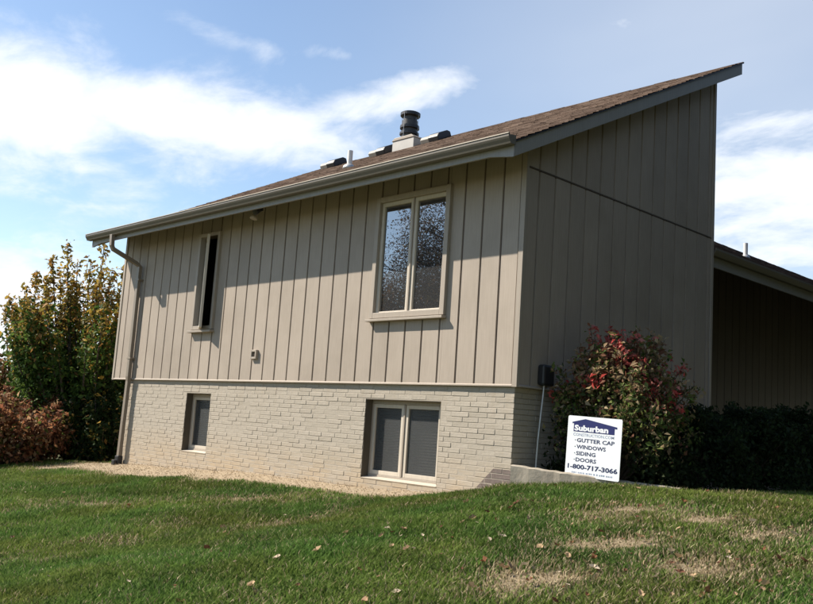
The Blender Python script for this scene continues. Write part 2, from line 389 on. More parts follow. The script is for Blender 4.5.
UWIN = [(-2.36, -1.15, .81, 2.34), (-6.70, -6.15, .80, 2.34)]            # openings in the front siding: x0,x1,z0,z1
BWIN = [(-2.445, -1.13, -1.18, -.192), (-6.79, -6.07, -1.13, -.20)]      # openings in the brick

def clip_rects(x0, x1, z0, z1, holes):
    out = [(x0, x1, z0, z1)]
    for (a, b, c, d) in holes:
        nx = []
        for (p, q, r, s) in out:
            if b <= p or a >= q or d <= r or c >= s: nx.append((p, q, r, s)); continue
            if a > p: nx.append((p, a, r, s))
            if b < q: nx.append((b, q, r, s))
            if c > r: nx.append((max(a, p), min(b, q), r, c))
            if d < s: nx.append((max(a, p), min(b, q), d, s))
        out = nx
    return out

def build_siding():
    # backing sheet (seen as the grooves) with openings
    top = zs(0)+.02
    mb = MB()
    for (x0, x1, z0, z1) in clip_rects(-L+.005, -.012, .004, top, UWIN): mb.box(x0, x1, .014, .13, z0, z1)
    wall = part(mb, 'front_wall', m_groove)
    # boards
    unit = MB(); c = .003
    unit.add([(-.5, .013, -.5), (.5, .013, -.5), (.5, .013, .5), (-.5, .013, .5), (-.5+.012, 0, -.5), (.5-.012, 0, -.5), (.5-.012, 0, .5), (-.5+.012, 0, .5)],
             [(4, 5, 6, 7), (0, 4, 7, 3), (1, 2, 6, 5), (0, 1, 5, 4), (3, 7, 6, 2), (0, 3, 2, 1)])
    me = unit.mesh('board', m_siding)
    gx = [-.063]+[-.321-.2925*k for k in range(31)]; gx = [g for g in gx if g > -L+.09]+[-L+.062]
    G = .0115
    def board(x0, x1, z0, z1):
        if x1-x0 < .03 or z1-z0 < .02: return
        o = link('board', me, wall); o.location = ((x0+x1)/2, random.uniform(-.0007, .0007), (z0+z1)/2); o.scale = (x1-x0, 1, z1-z0)
    for a, b in zip(gx[1:], gx[:-1]):
        for (x0, x1, z0, z1) in clip_rects(a+G, b-G, .02, top, UWIN): board(x0, x1, z0, z1)
    mb = MB(); mb.box(-.060, .010, -.012, .03, -.012, top); sub(mb.build('corner_board', m_trim, None, .003), wall)
    mb = MB(); mb.box(-L-.012, -L+.055, -.012, .03, -.012, top); sub(mb.build('corner_board', m_trim, None, .003), wall)
    # drip edge at the siding bottom
    mb = MB(); mb.prism([(-.012, -.006), (.13, -.006), (.13, .010), (-.003, .019), (-.012, .008)], 0, -L+.056, -.061); sub(mb.build('drip_edge', m_siding), wall)
    # underside of the cantilever, back and left walls
    mb = MB()
    mb.box(-L+.004, -8.76, .13, 4.2, .004, .1)
    mb.prism([(.131, .004), (WD-.1, .004), (WD-.1, zs(WD-.1)+.02), (.131, zs(.131)+.02)], 0, -L+.003, -L+.13)
    mb.box(-L+.131, -.14, WD-.13, WD-.01, .004, zs(WD)+.02)
    part(mb, 'rear_walls', m_siding)
    # gable wall: backing and boards
    mb = MB(); mb.prism([(.031, .004), (WD-.005, .004), (WD-.005, zs(WD)+.03), (.031, zs(.031)+.03)], 0, -.135, -.024)
    gw = part(mb, 'gable_wall', m_groove)
    BELT = 2.44
    gy = [.012, .231]+[.231+.2975*k for k in range(1, 14)]+[WD-.055]
    def gboard(y0, y1, za, zb0, zb1):
        m2 = MB(); t = .003
        poly = [(y0, za), (y1, za), (y1, zb1), (y0, zb0)]; polyi = [(y0+t, za), (y1-t, za), (y1-t, zb1-S*t*0), (y0+t, zb0)]
        vs_ = [(-.0235, p[0], p[1]) for p in poly]+[(0+random.uniform(-.0007, .0007), p[0], p[1]) for p in polyi]
        m2.add(vs_, [(4, 5, 6, 7), (0, 1, 5, 4), (1, 2, 6, 5), (2, 3, 7, 6), (3, 0, 4, 7), (0, 3, 2, 1)])
        sub(m2.build('board', m_siding), gw)
    for a, b in zip(gy[:-1], gy[1:]):
        a, b = a+.0125, b-.0125
        gboard(a, b, .02, min(BELT-.014, 9), min(BELT-.014, 9))
        gboard(a, b, BELT+.012, zs(a)+.03, zs(b)+.03)
    mb = MB(); mb.prism([(-.023, BELT-.013), (.004, BELT-.010), (.006, BELT-.004), (.000, BELT+.008), (-.023, BELT+.010)], 1, .03, WD-.056); sub(mb.build('belt_flashing', m_bark), gw)
    mb = MB(); mb.box(-.03, .012, WD-.052, WD+.008, -.012, zs(WD)+.03); sub(mb.build('corner_board', m_trim, None, .003), gw)
    mb = MB(); mb.prism([(-.13, -.008), (.020, -.008), (.020, .006), (.004, .019), (-.13, .010)], 1, .031, WD-.053); sub(mb.build('drip_edge', m_trim), gw)
build_siding()

def build_brick():
    XB, YB = -.047, .032        # brick corner
    XL = -8.755
    hol = [(a, b, c, d) for a, b, c, d in BWIN]
    mb = MB()
    for (x0, x1, z0, z1) in clip_rects(XL+.006, XB-.012, -2.2, .0, hol): mb.box(x0, x1, YB+.0034, YB+.23, z0, z1)
    bw = part(mb, 'brick_wall', m_mortar)
    u = MB(); e = .006; h = .5
    # chamfered brick: unit length 1, height 1, face at y = 0
    ex, ez = .015, .06
    u.add([(-h, .03, -h), (h, .03, -h), (h, .03, h), (-h, .03, h), (-h, .004, -h), (h, .004, -h), (h, .004, h), (-h, .004, h), (-h+ex, 0.0008, -h+ez), (h-ex, 0, -h+ez), (h-ex, 0.001, h-ez), (-h+ex, 0, h-ez)],
          [(8, 9, 10, 11), (4, 5, 9, 8), (5, 6, 10, 9), (6, 7, 11, 10), (7, 4, 8, 11), (0, 1, 5, 4), (1, 2, 6, 5), (2, 3, 7, 6), (3, 0, 4, 7)])
    me = u.mesh('brick', m_brick)
    PC, PL, J = .0585, .255, .0065
    items = []
    for k in range(27):
        zt = -.012-k*PC; zb = zt-PC+J
        x = XB; off = (0, .5)[k % 2]; first = PL*(.5 if off else 1)
        while x > XL+.01:
            ln = first*random.uniform(.9, 1.1); first = PL
            x0 = max(x-ln+J, XL); x1 = x
            for (p, q, r, s) in clip_rects(x0, x1, zb, zt, hol):
                if q-p > .015 and s-r > .012: items.append((p, q, r, s))
            x -= ln
    def vis(it):
        p, q, r, s = it; c = Vector(((p+q)/2, YB, (r+s)/2)); g = float(gz(c.x, -.02))
        d = c-CAM; sc = F_PX/d.dot(fw); return (s > g-.005)*(q-p)*sc*(s-r)*sc
    items.sort(key=lambda it: -vis(it))
    rest = MB()
    for i, (p, q, r, s) in enumerate(items):
        jy = random.uniform(-.0025, .0025); rz = random.uniform(-.006, .006)
        if i < 300:
            o = link('brick', me, bw); o.location = ((p+q)/2, YB+jy, (r+s)/2); o.scale = (q-p, 1, s-r); o.rotation_euler = (random.uniform(-.02, .02), 0, rz)
        else:
            if vis((p, q, r, s)) <= 0 and s < -1.75: continue
            vv = [((p+q)/2+x*(q-p), YB+jy+y, (r+s)/2+z*(s-r)) for x, y, z in u.v]; rest.add(vv, u.f)
    o = rest.build('brick_courses', m_brick, None); sub(o, bw); o['kind'] = 'stuff'
    # brick return under the gable wall, in shade
    g2 = MB(); g2.box(XB-.23, XB-.0085, YB+.02, WD-.06, -2.0, -.002); gb = part(g2, 'side_brick_wall', m_mortar)
    rr = MB()
    for k in range(21):
        zt = -.012-k*PC; zb = zt-PC+J; y = YB+(.002 if k % 2 == 0 else -PL*.5+.002)
        while y < WD-.08:
            y0, y1 = max(y, YB+.031), min(y+PL-J, WD-.065)
            if y1-y0 > .02:
                jx = random.uniform(-.0025, .0025)
                rr.add([(XB-yy+jx, (y0+y1)/2+xx*(y1-y0), (zb+zt)/2+zz_*(zt-zb)) for xx, yy, zz_ in u.v], u.f)
            y += PL
    o = rr.build('brick_courses', m_brick); sub(o, gb); o['kind'] = 'stuff'
    # left return
    g3 = MB(); g3.box(XL+.0065, XL+.23, YB+.231, 4.1, -2.2, -.002); part(g3, 'end_brick_wall', m_brick)
    g4 = MB(); g4.box(XL+.3, XB-.3, 4.0, 4.1, -2.2, -.002); part(g4, 'rear_brick_wall', m_brick)
build_brick()

def frame_rect(mb, x0, x1, z0, z1, y0, y1, w, wb=None, wt=None):
    wb = wb or w; wt = wt or w
    mb.box(x0, x0+w, y0, y1, z0, z1); mb.box(x1-w, x1, y0, y1, z0, z1)
    mb.box(x0+w, x1-w, y0+.0005, y1, z0, z0+wb); mb.box(x0+w, x1-w, y0+.0005, y1, z1-wt, z1)

def build_windows():
    # --- large upper window: outer casing, two fixed/casement sashes, sill
    x0, x1, z0, z1 = UWIN[0]
    mb = MB()
    frame_rect(mb, x0-.055, x1+.045, z0+.006, z1+.05, -.05, .12, .07)
    w = part(mb, 'window', m_trim, .004)
    mb = MB(); mb.prism([(-.085, z0-.035), (.02, z0-.035), (.02, z0+.006), (-.085, z0-.006)], 0, x0-.085, x1+.055); sub(mb.build('sill', m_trim, None, .003), w)
    mid = (x0+x1)/2+.0
    ins = [(x0+.016, mid-.012), (mid+.012, x1-.026)]
    mb = MB(); mb.box(mid-.0115, mid+.0115, -.02, .1, z0+.077, z1-.021); sub(mb.build('mullion', m_trim, None, .002), w)
    for a, b in ins:
        mb = MB(); frame_rect(mb, a, b, z0+.077-.04, z1-.021, -.004, .05, .045, .06, .05); s = sub(mb.build('sash', m_sash, None, .003), w)
        mb = MB(); mb.box(a+.04, b-.04, .02, .028, z0+.09, z1-.06); sub(mb.build('pane', m_pane), w)
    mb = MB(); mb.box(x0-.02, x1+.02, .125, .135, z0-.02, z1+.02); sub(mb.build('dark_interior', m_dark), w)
    # --- small upper casement, its sash swung outwards on the left jamb
    x0, x1, z0, z1 = UWIN[1]
    mb = MB(); frame_rect(mb, x0-.04, x1+.03, z0+.006, z1+.04, -.05, .12, .06)
    w = part(mb, 'window', m_trim, .004)
    w['label'] = 'narrow casement window with its sash swung open'
    mb = MB(); mb.prism([(-.085, z0-.04), (.02, z0-.04), (.02, z0+.006), (-.085, z0-.006)], 0, x0-.09, x1+.05); sub(mb.build('sill', m_trim, None, .003), w)
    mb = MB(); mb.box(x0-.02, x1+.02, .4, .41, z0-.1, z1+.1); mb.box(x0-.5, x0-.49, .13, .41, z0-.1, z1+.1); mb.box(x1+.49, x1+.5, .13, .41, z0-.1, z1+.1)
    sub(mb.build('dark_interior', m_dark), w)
    hx, hy = x0+.035, .045; ex_, ey = -6.225, -.205
    ln = math.hypot(ex_-hx, ey-hy); an = math.atan2(ey-hy, ex_-hx); ca, sa = math.cos(an), math.sin(an)
    def rot(mbx): mbx.v = [(hx+x*ca-y*sa, hy+x*sa+y*ca, z) for x, y, z in mbx.v]; return mbx
    mb = MB(); frame_rect(mb, 0, ln, z0+.02, z1-.03, 0, .04, .045, .055, .05); s = sub(rot(mb).build('sash', m_sash, None, .003), w)
    mb = MB(); mb.box(.04, ln-.04, .014, .022, z0+.06, z1-.07); sub(rot(mb).build('pane', m_pane), w)
    # --- lower (basement) windows, deep in the brick
    for i, (x0, x1, z0, z1) in enumerate(BWIN):
        yf = .15
        mb = MB(); frame_rect(mb, x0+.003, x1-.003, z0+.03, z1-.003, yf, yf+.1, .018, .03, .05)
        w = part(mb, 'window', m_trim, .003)
        w['label'] = ('paired basement window set deep in the brick', 'narrow single basement window set deep in the brick')[i]
        mb = MB(); mb.prism([(.034, z0-.004), (yf+.09, z0-.004), (yf+.09, z0+.04), (yf-.002, z0+.032), (.022, z0+.012)], 0, x0+.004, x1-.004); sub(mb.build('sill', m_sash, None, .002), w)
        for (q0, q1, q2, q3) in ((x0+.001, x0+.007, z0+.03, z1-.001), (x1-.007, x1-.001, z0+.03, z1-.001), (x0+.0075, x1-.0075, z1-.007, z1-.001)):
            mb = MB(); mb.box(q0, q1, .037, yf-.0015, q2, q3); sub(mb.build('shade_lining', m_reveal), w)  # thin dark linings added to shade the recess
        if i == 0:
            mid = -1.848
            mb = MB(); mb.box(mid-.014, mid+.014, yf-.004, yf+.08, z0+.0605, z1-.0545); sub(mb.build('mullion', m_trim, None, .003), w)
            secs = [(x0+.022, mid-.018), (mid+.018, x1-.10)]
            mb = MB(); mb.box(x1-.098, x1-.0215, yf+.002, yf+.09, z0+.0605, z1-.0535); sub(mb.build('jamb', m_trim, None, .003), w)
        else: secs = [(x0+.022, x1-.022)]
        for a, b in secs:
            mb = MB(); frame_rect(mb, a, b, z0+.061, z1-.055, yf+.008, yf+.06, .045, .05, .045); sub(mb.build('sash', m_sash, None, .003), w)
            mb = MB(); mb.box(a+.042, b-.042, yf+.03, yf+.036, z0+.1, z1-.1); sub(mb.build('pane', m_screen), w)
            bl = MB(); z = z0+.12
            while z < z1-.1:
                bl.add([(a+.02, yf+.10, z), (b-.02, yf+.10, z), (b-.02, yf+.118, z+.019), (a+.02, yf+.118, z+.019)], [(0, 1, 2, 3)]); z += .034
            o = sub(bl.build('blind', m_blind), w); o['kind'] = 'stuff'
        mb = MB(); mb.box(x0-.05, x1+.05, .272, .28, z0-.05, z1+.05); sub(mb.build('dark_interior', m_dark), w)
build_windows()

def build_roof():
    xa, xb = -L-RX, RX
    # deck/soffit
    def zt(y): return Z1+RT-.03+S*(y+D)
    y0, y1 = -D, WD+D2
    mb = MB(); t = .06
    mb.prism([(y0+.002, zs(y0)+.075), (y1-.01, zs(y1)+.075), (y1-.01, zt(y1)-.002), (y0+.002, zt(y0)-.002)], 0, xa+.03, xb-.03)
    roof = part(mb, 'roof', m_fascia)
    # rake boards and their tails
    for xx0, xx1 in ((xb-.03, xb), (xa, xa+.03)):
        mb = MB(); mb.prism([(y0-.004, zs(y0)), (y1, zs(y1)), (y1, zt(y1)-.004), (y0-.004, zt(y0)-.004)], 0, xx0, xx1); sub(mb.build('rake_board', m_fascia, None, .002), roof)
    # eave fascia with the small drop at each end
    za, zbm = zt(y0)-.01, Z1+.05
    mb = MB(); poly = [(xa+.031, za), (xa+.031, Z1+.003), (xa+.33, zbm), (xb-.33, zbm), (xb-.031, Z1+.003), (xb-.031, za)]
    mb.prism(poly[::-1], 1, y0-.002, y0+.026); sub(mb.build('fascia', m_fascia, None, .002), roof)
    mb = MB(); mb.box(xa+.031, xb-.031, y1-.026, y1+.002, zs(y1)+.03, zt(y1)-.01); sub(mb.build('fascia', m_fascia), roof)
    # dark drip edge under the shingles
    for xd in (xb+.002, xa-.018):
        mb = MB(); mb.prism([(y0-.03, zt(y0)-.014-.015), (y1+.02, zt(y1)+S*.02-.014), (y1+.02, zt(y1)+S*.02+.004), (y0-.03, zt(y0)-.015+.004)], 0, xd, xd+.016)
        sub(mb.build('drip_edge', m_black), roof)
    # shingles: overlapping courses of tabs
    sh = shingles(xa-.02, xb+.022, y0-.05, y1+.025, lambda y: zt(y), S, 0)
    o = sub(sh.build('shingles', m_shingle), roof); o['kind'] = 'stuff'
    # soffit under the eave
    # gutter (K profile)
    gb_, gt = Z1+.122, Z1+.215
    prof = [(y0-.004, gt+.01), (y0-.004, gb_), (y0-.085, gb_), (y0-.095, gb_+.022), (y0-.112, gb_+.048), (y0-.122, gb_+.068), (y0-.122, gt), (y0-.108, gt+.004), (y0-.108, gt-.006),
            (y0-.114, gt-.012), (y0-.114, gb_+.068), (y0-.104, gb_+.050), (y0-.088, gb_+.024), (y0-.08, gb_+.008), (y0-.012, gb_+.008), (y0-.012, gt+.01)]
    mb = MB(); mb.prism(prof, 0, xa-.06, xb+.02)
    for xx in (xa-.06, xb+.018):
        mb.prism(prof[:9], 0, xx-.0015, xx+.0025)
    gu = part(mb, 'gutter', m_gutter)
    lip = MB(); lip.box(xa-.06, xb+.02, y0-.130, y0-.1085, gt+.0045, gt+.014); sub(lip.build('lit_gutter_lip', m_sash), gu)  # pale colour paints in the sunlight caught on the gutter hem
    # downspout
    dsp = MB()
    def rect_tube(pts, w, d):
        o = len(dsp.v)
        for i, (x, y, z) in enumerate(pts):
            a = Vector(pts[min(i+1, len(pts)-1)])-Vector(pts[max(i-1, 0)]); a.normalize()
            # width along x, depth in the y-z plane normal to a
            nrm = Vector((0, a.z, -a.y)); nrm = nrm.normalized() if nrm.length > .01 else Vector((0, 1, 0))
            for sx, sy in ((-1, -1), (1, -1), (1, 1), (-1, 1)): dsp.v.append(tuple(Vector((x+sx*w/2, y, z))+nrm*(sy*d/2)))
        for i in range(len(pts)-1):
            for k in range(4): dsp.f.append((o+i*4+k, o+i*4+(k+1) % 4, o+(i+1)*4+(k+1) % 4, o+(i+1)*4+k))
        dsp.f.append((o+3, o+2, o+1, o)); e = o+(len(pts)-1)*4; dsp.f.append((e, e+1, e+2, e+3))
    rect_tube([(-8.71, -.615, gb_+.01), (-8.69, -.615, 2.29), (-8.685, -.585, 2.23), (-8.66, -.14, 2.05), (-8.655, -.065, 2.00), (-8.655, -.06, .9), (-8.657, -.058, .04), (-8.668, -.045, -.04), (-8.70, -.05, -1.36)], .085, .062)
    ds = part(dsp, 'downspout', m_spout, .006)
    for z in (1.75, .35):
        mb = MB(); mb.box(-8.72, -8.59, -.096, .002, z, z+.03); sub(mb.build('strap', m_spout, None, .002), ds)
    mb = MB(); mb.box(-8.76, -8.64, -.10, -.002, -1.50, -1.33); mb.box(-8.75, -8.65, -.16, -.101, -1.50, -1.40); sub(mb.build('drain_boot', m_black, None, .015), ds)
    # roof furniture
    def zr(y): return zt(y)+.012
    def box_vent(x, y):
        w, l, h = .26, .40, .12
        m2 = MB(); c, s_ = 1/math.hypot(1, S), S/math.hypot(1, S)
        # body in roof frame: long axis up the slope, rounded hood facing down slope
        prof_ = [(-.19, 0), (-.19, .09), (-.12, .14), (.12, .14), (.19, .10), (.19, 0)]
        vv = []
        for sx in (-w/2, w/2): vv += [(x+sx, y+a*c-b*s_, zr(y)+a*s_+b*c) for a, b in prof_]
        n = len(prof_); m2.add(vv, [tuple(range(n)), tuple(range(2*n-1, n-1, -1))]+[(i, i+n, (i+1) % n+n, (i+1) % n) for i in range(n)])
        o = sub(m2.build('roof_vent', m_black, None, .015), roof)  # black body carries the shaded side of the vent
    for x, y in ((-8.50, 4.1), (-6.92, 4.08), (-5.46, 4.1)): 
        box_vent(x, y)
        m2 = MB(); c, s_ = 1/math.hypot(1, S), S/math.hypot(1, S)
        a0, a1 = -.25, .25
        m2.add([(x+sx, y+a*c-b*s_, zr(y)+a*s_+b*c) for sx in (-.36, -.135) for a, b in ((-.17, .0), (-.17, .08), (-.12, .118), (.17, .118), (.17, 0))],
               [(0, 1, 2, 3, 4), (9, 8, 7, 6, 5)]+[(i, i+5, (i+1) % 5+5, (i+1) % 5) for i in range(5)])
        sub(m2.build('vent_lit_side', m_vent_lit, None, .01), roof)  # grey box added as the sunlit side of the vent
    # plumbing pipe with flashing cone
    px, py = -5.52, 1.99
    m2 = MB(); m2.lathe([(.045, zr(py)-.05), (.045, zr(py)+.30)], px, py, 16); vp = sub(m2.build('vent_pipe', m_pvc, None, 0), roof)
    m2 = MB(); m2.lathe([(.12, zr(py)-.04), (.105, zr(py)+.02), (.06, zr(py)+.055), (.05, zr(py)+.06)], px, py, 16); sub(m2.build('pipe_flashing', m_galv, None, 0, True), roof)
    # chimney: low clad chase and banded round flue
    cx, cy = -6.31, 4.13; zc = zr(4.13)-.085
    m2 = MB(); m2.box(cx-.30, cx+.30, cy-.20, cy+.20, zc-.3, zc+.19); ch = H(m2.build('chimney', m_flash, None, .008))
    m2 = MB(); m2.prism([(-.315+cx, zc+.192), (.315+cx, zc+.192), (.24+cx, zc+.25), (-.24+cx, zc+.25)], 1, cy-.215, cy+.215); sub(m2.build('chase_cover', m_trim, None, .006), ch)
    cx -= .05
    prof_ = [(.155, zc+.24), (.155, zc+.33), (.185, zc+.335), (.185, zc+.375), (.15, zc+.385), (.15, zc+.455), (.188, zc+.46), (.188, zc+.52), (.155, zc+.53), (.155, zc+.62), (.14, zc+.63), (.14, zc+.72)]
    m2 = MB(); m2.lathe(prof_, cx, cy, 28); sub(m2.build('flue', m_flue, None, 0), ch)
    m2 = MB(); m2.lathe([(.188, zc+.71), (.198, zc+.72), (.198, zc+.775), (.17, zc+.79)], cx, cy, 28); sub(m2.build('flue_cap', m_black), ch)
    for zb_ in (.335, .46):
        m2 = MB(); m2.lathe([(.187, zc+zb_-.004), (.192, zc+zb_), (.192, zc+zb_+.04), (.187, zc+zb_+.044)], cx, cy, 28); sub(m2.build('flue_band', m_black), ch)
    for k in range(4):
        a = k*math.pi/2+.2; m2 = MB(); m2.tube([(cx+.2*math.cos(a), cy+.2*math.sin(a), zc+.24), (cx+.2*math.cos(a), cy+.2*math.sin(a), zc+.74)], .004, 6); sub(m2.build('cap_strut', m_wire), ch)
def shingles(xa, xb, y0, y1, zf, s, axis, zoff=0):
    sh = MB(); c = 1/math.hypot(1, s); ex = .13*c; y = y0; k = 0
    while y < y1-.02:
        x = xa-random.uniform(0, .2)
        while x < xb:
            w = random.choice((.14, .17, .2, .24, .3)); a, b = max(x, xa), min(x+w-.006, xb); x += w
            if b-a < .02: continue
            ya, yb = y, min(y+ex*1.9, y1); t = .006+random.choice((0, 0, .005)); lift = .004
            z0, z1 = zf(ya), zf(yb)
            v = random.uniform(.75, 1.25); base = random.choice(((.20, .140, .108), (.155, .108, .083), (.235, .17, .132), (.12, .084, .066)))
            col = tuple(q*v for q in base)
            vs_ = [(a, ya, z0+lift), (b, ya, z0+lift), (b, ya, z0+lift+t+.008), (a, ya, z0+lift+t+.008), (b, yb, z1+.001), (a, yb, z1+.001)]
            if axis == 1: vs_ = [(-q[1], q[0], q[2]) for q in vs_]
            sh.add(vs_, [(0, 1, 2, 3), (3, 2, 4, 5)], col)
        y += ex; k += 1
    return sh
build_roof()

def build_wing():
    # lower wing beyond the gable: eave along +Y, deep porch in shade
    ze = 2.20; xe = -.10; Y0, Y1 = WD+.012, 22.0
    def zt(x): return ze+.10+S*(xe-x)
    mb = MB()
    mb.prism([(xe, ze-.06), (xe, ze+.10), (-4.2, zt(-4.2)), (-4.2, zt(-4.2)-.16)], 1, Y0, Y1)
    wr = part(mb, 'wing_roof', m_fascia)
    mb = MB(); mb.box(xe+.002, xe+.03, Y0, Y1, ze-.14, ze+.095); sub(mb.build('fascia', m_fascia, None, .002), wr)
    sh = shingles(Y0+.01, Y1, -xe-.06, 4.2, lambda y: zt(-y)+.004, S, 1); o = sub(sh.build('shingles', m_shingle), wr); o['kind'] = 'stuff'
    gt, gb_ = ze+.105, ze+.005
    prof = [(xe+.034, gt), (xe+.034, gb_), (xe+.10, gb_), (xe+.12, gb_+.03), (xe+.14, gb_+.07), (xe+.14, gt), (xe+.128, gt), (xe+.128, gb_+.07), (xe+.11, gb_+.035), (xe+.094, gb_+.01), (xe+.042, gb_+.01), (xe+.042, gt)]
    mb = MB(); mb.prism(prof, 1, Y0+.002, Y1); sub(mb.build('gutter', m_gutter), wr)
    px, py = -2.30, 10.06; zp = zt(px)
    m2 = MB(); m2.lathe([(.045, zp-.1), (.045, zp+.30)], px, py, 14); sub(m2.build('vent_pipe', m_pvc), wr)
    m2 = MB(); m2.lathe([(.12, zp-.06), (.07, zp+.04), (.05, zp+.05)], px, py, 14); sub(m2.build('pipe_flashing', m_galv, None, 0, True), wr)
    # porch wall
    XW = -2.2
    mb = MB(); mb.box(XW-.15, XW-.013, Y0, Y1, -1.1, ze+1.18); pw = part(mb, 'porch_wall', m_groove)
    unit = MB(); unit.add([(-.013, -.5, -.5), (-.013, .5, -.5), (-.013, .5, .5), (-.013, -.5, .5), (0, -.488, -.5), (0, .488, -.5), (0, .488, .5), (0, -.488, .5)],
                          [(4, 5, 6, 7), (0, 1, 5, 4), (1, 2, 6, 5), (2, 3, 7, 6), (3, 0, 4, 7)])
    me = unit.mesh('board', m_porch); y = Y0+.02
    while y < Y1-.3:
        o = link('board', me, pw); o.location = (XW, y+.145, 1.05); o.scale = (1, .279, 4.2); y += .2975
    mb = MB(); mb.box(XW+.001, -.02, Y0, Y1, -1.3, -.93); part(mb, 'porch_slab', m_conc)
    # wall lantern by the porch corner
    ly, lz = 6.15, .98
    mb = MB(); mb.box(XW+.001, XW+.02, ly-.05, ly+.05, lz-.1, lz+.1); mb.tube([(XW+.02, ly, lz+.06), (XW+.10, ly, lz+.09), (XW+.12, ly, lz+.05)], .008, 6)
    mb.lathe([(.045, lz-.16), (.06, lz-.14), (.065, lz+.0), (.09, lz+.01), (.02, lz+.06)], XW+.12, ly, 6); part(mb, 'porch_lantern', m_black)
    mb = MB(); mb.prism([(WD+.013, ze+.05), (Y1, ze+.05), (Y1, ze-.0), (WD+.013, ze-.0)], 0, -4.2, -4.1); part(mb, 'wing_beam', m_fascia)
    mb = MB(); mb.box(-4.3, -4.2, Y0, Y1, -1.1, zt(-4.2)-.02); part(mb, 'wing_rear_wall', m_siding)
build_wing()

def build_fixtures():
    # small dryer vent hood on the front siding
    x0, x1, z0, z1 = -4.99, -4.845, .325, .46
    mb = MB(); frame_rect(mb, x0, x1, z0, z1, -.045, .0, .03); v = part(mb, 'vent_hood', m_trim, .004)
    mb = MB(); mb.box(x0+.025, x1-.025, -.012, -.002, z0+.025, z1-.025); sub(mb.build('vent_opening', m_black), v)
    for k in (0,): 
        mb = MB(); mb.box((x0+x1)/2-.004, (x0+x1)/2+.004, -.03, -.0125, z0+.031, z1-.031); sub(mb.build('louvre', m_bark), v)
    # twin floodlight under the eave
    fx, fz = -4.74, 2.47
    mb = MB(); mb.lathe([(.055, fz+.0), (.06, fz+.02), (.06, fz+.045)], fx, -.28, 12); fl = part(mb, 'floodlight', m_trim)
    mb = MB(); mb.box(fx-.05, fx+.05, -.33, -.23, fz+.045, fz+.10); sub(mb.build('junction_box', m_trim), fl)
    for sgn in (-1, 1):
        mb = MB(); mb.lathe([(.03, 0), (.034, .05), (.055, .11), (.058, .14), (.05, .143)], 0, 0, 14)
        R = Matrix.Rotation(math.radians(115), 4, 'X') if sgn > 0 else Matrix.Rotation(math.radians(165), 4, 'X')
        mb.v = [tuple(R @ Vector(q)+Vector((fx+sgn*.075, -.28, fz+.02))) for q in mb.v]
        sub(mb.build('lamp_head', m_black if sgn > 0 else m_trim, None, 0, True), fl)
    # dark meter box and conduit on the gable wall
    mb = MB(); mb.box(.002, .10, .345, .545, .035, .265); mbx = part(mb, 'meter_box', m_black, .025)
    mb = MB(); mb.tube([(.045, .42, .04), (.045, .415, -.04), (.042, .36, -.55), (.04, .335, -1.05)], .011, 8); sub(mb.build('conduit', m_galv), mbx)
build_fixtures()

# ------------------------------------------------------------------ garden edging
def build_edging():
    mb = MB(); n = 26; d = CB-CA; ln = np.hypot(*d); t = d/ln; nr = np.array([-t[1], t[0]])
    total = 1.75
    rows = []
    for i in range(n+1):
        s = i/n*total; p = CA+t*s
        zt = np.interp(s, [0, .5, 1.3, 1.75], [-.835, -.865, -.905, -.925])+random.uniform(-.004, .004); w = .05
        jj = random.uniform(-.004, .004)
        rows.append([(*(p-nr*(w+jj)), -1.35), (*(p-nr*(w+jj)), zt-.012), (*(p-nr*(w-.012)), zt), (*(p+nr*(w-.012)), zt+.002), (*(p+nr*w), zt-.012), (*(p+nr*w), -1.35)])
    for r in rows: mb.v += r
    for i in range(n):
        for k in range(5): mb.f.append((i*6+k, (i+1)*6+k, (i+1)*6+k+1, i*6+k+1))
    mb.f.append((0, 1, 2, 3, 4, 5)); mb.f.append(tuple(n*6+k for k in range(6))[::-1])
    o = mb.build('garden_edging', m_conc, None); tag(o, 'weathered low concrete edging running from the brick corner behind the sign', 'edging')
build_edging()

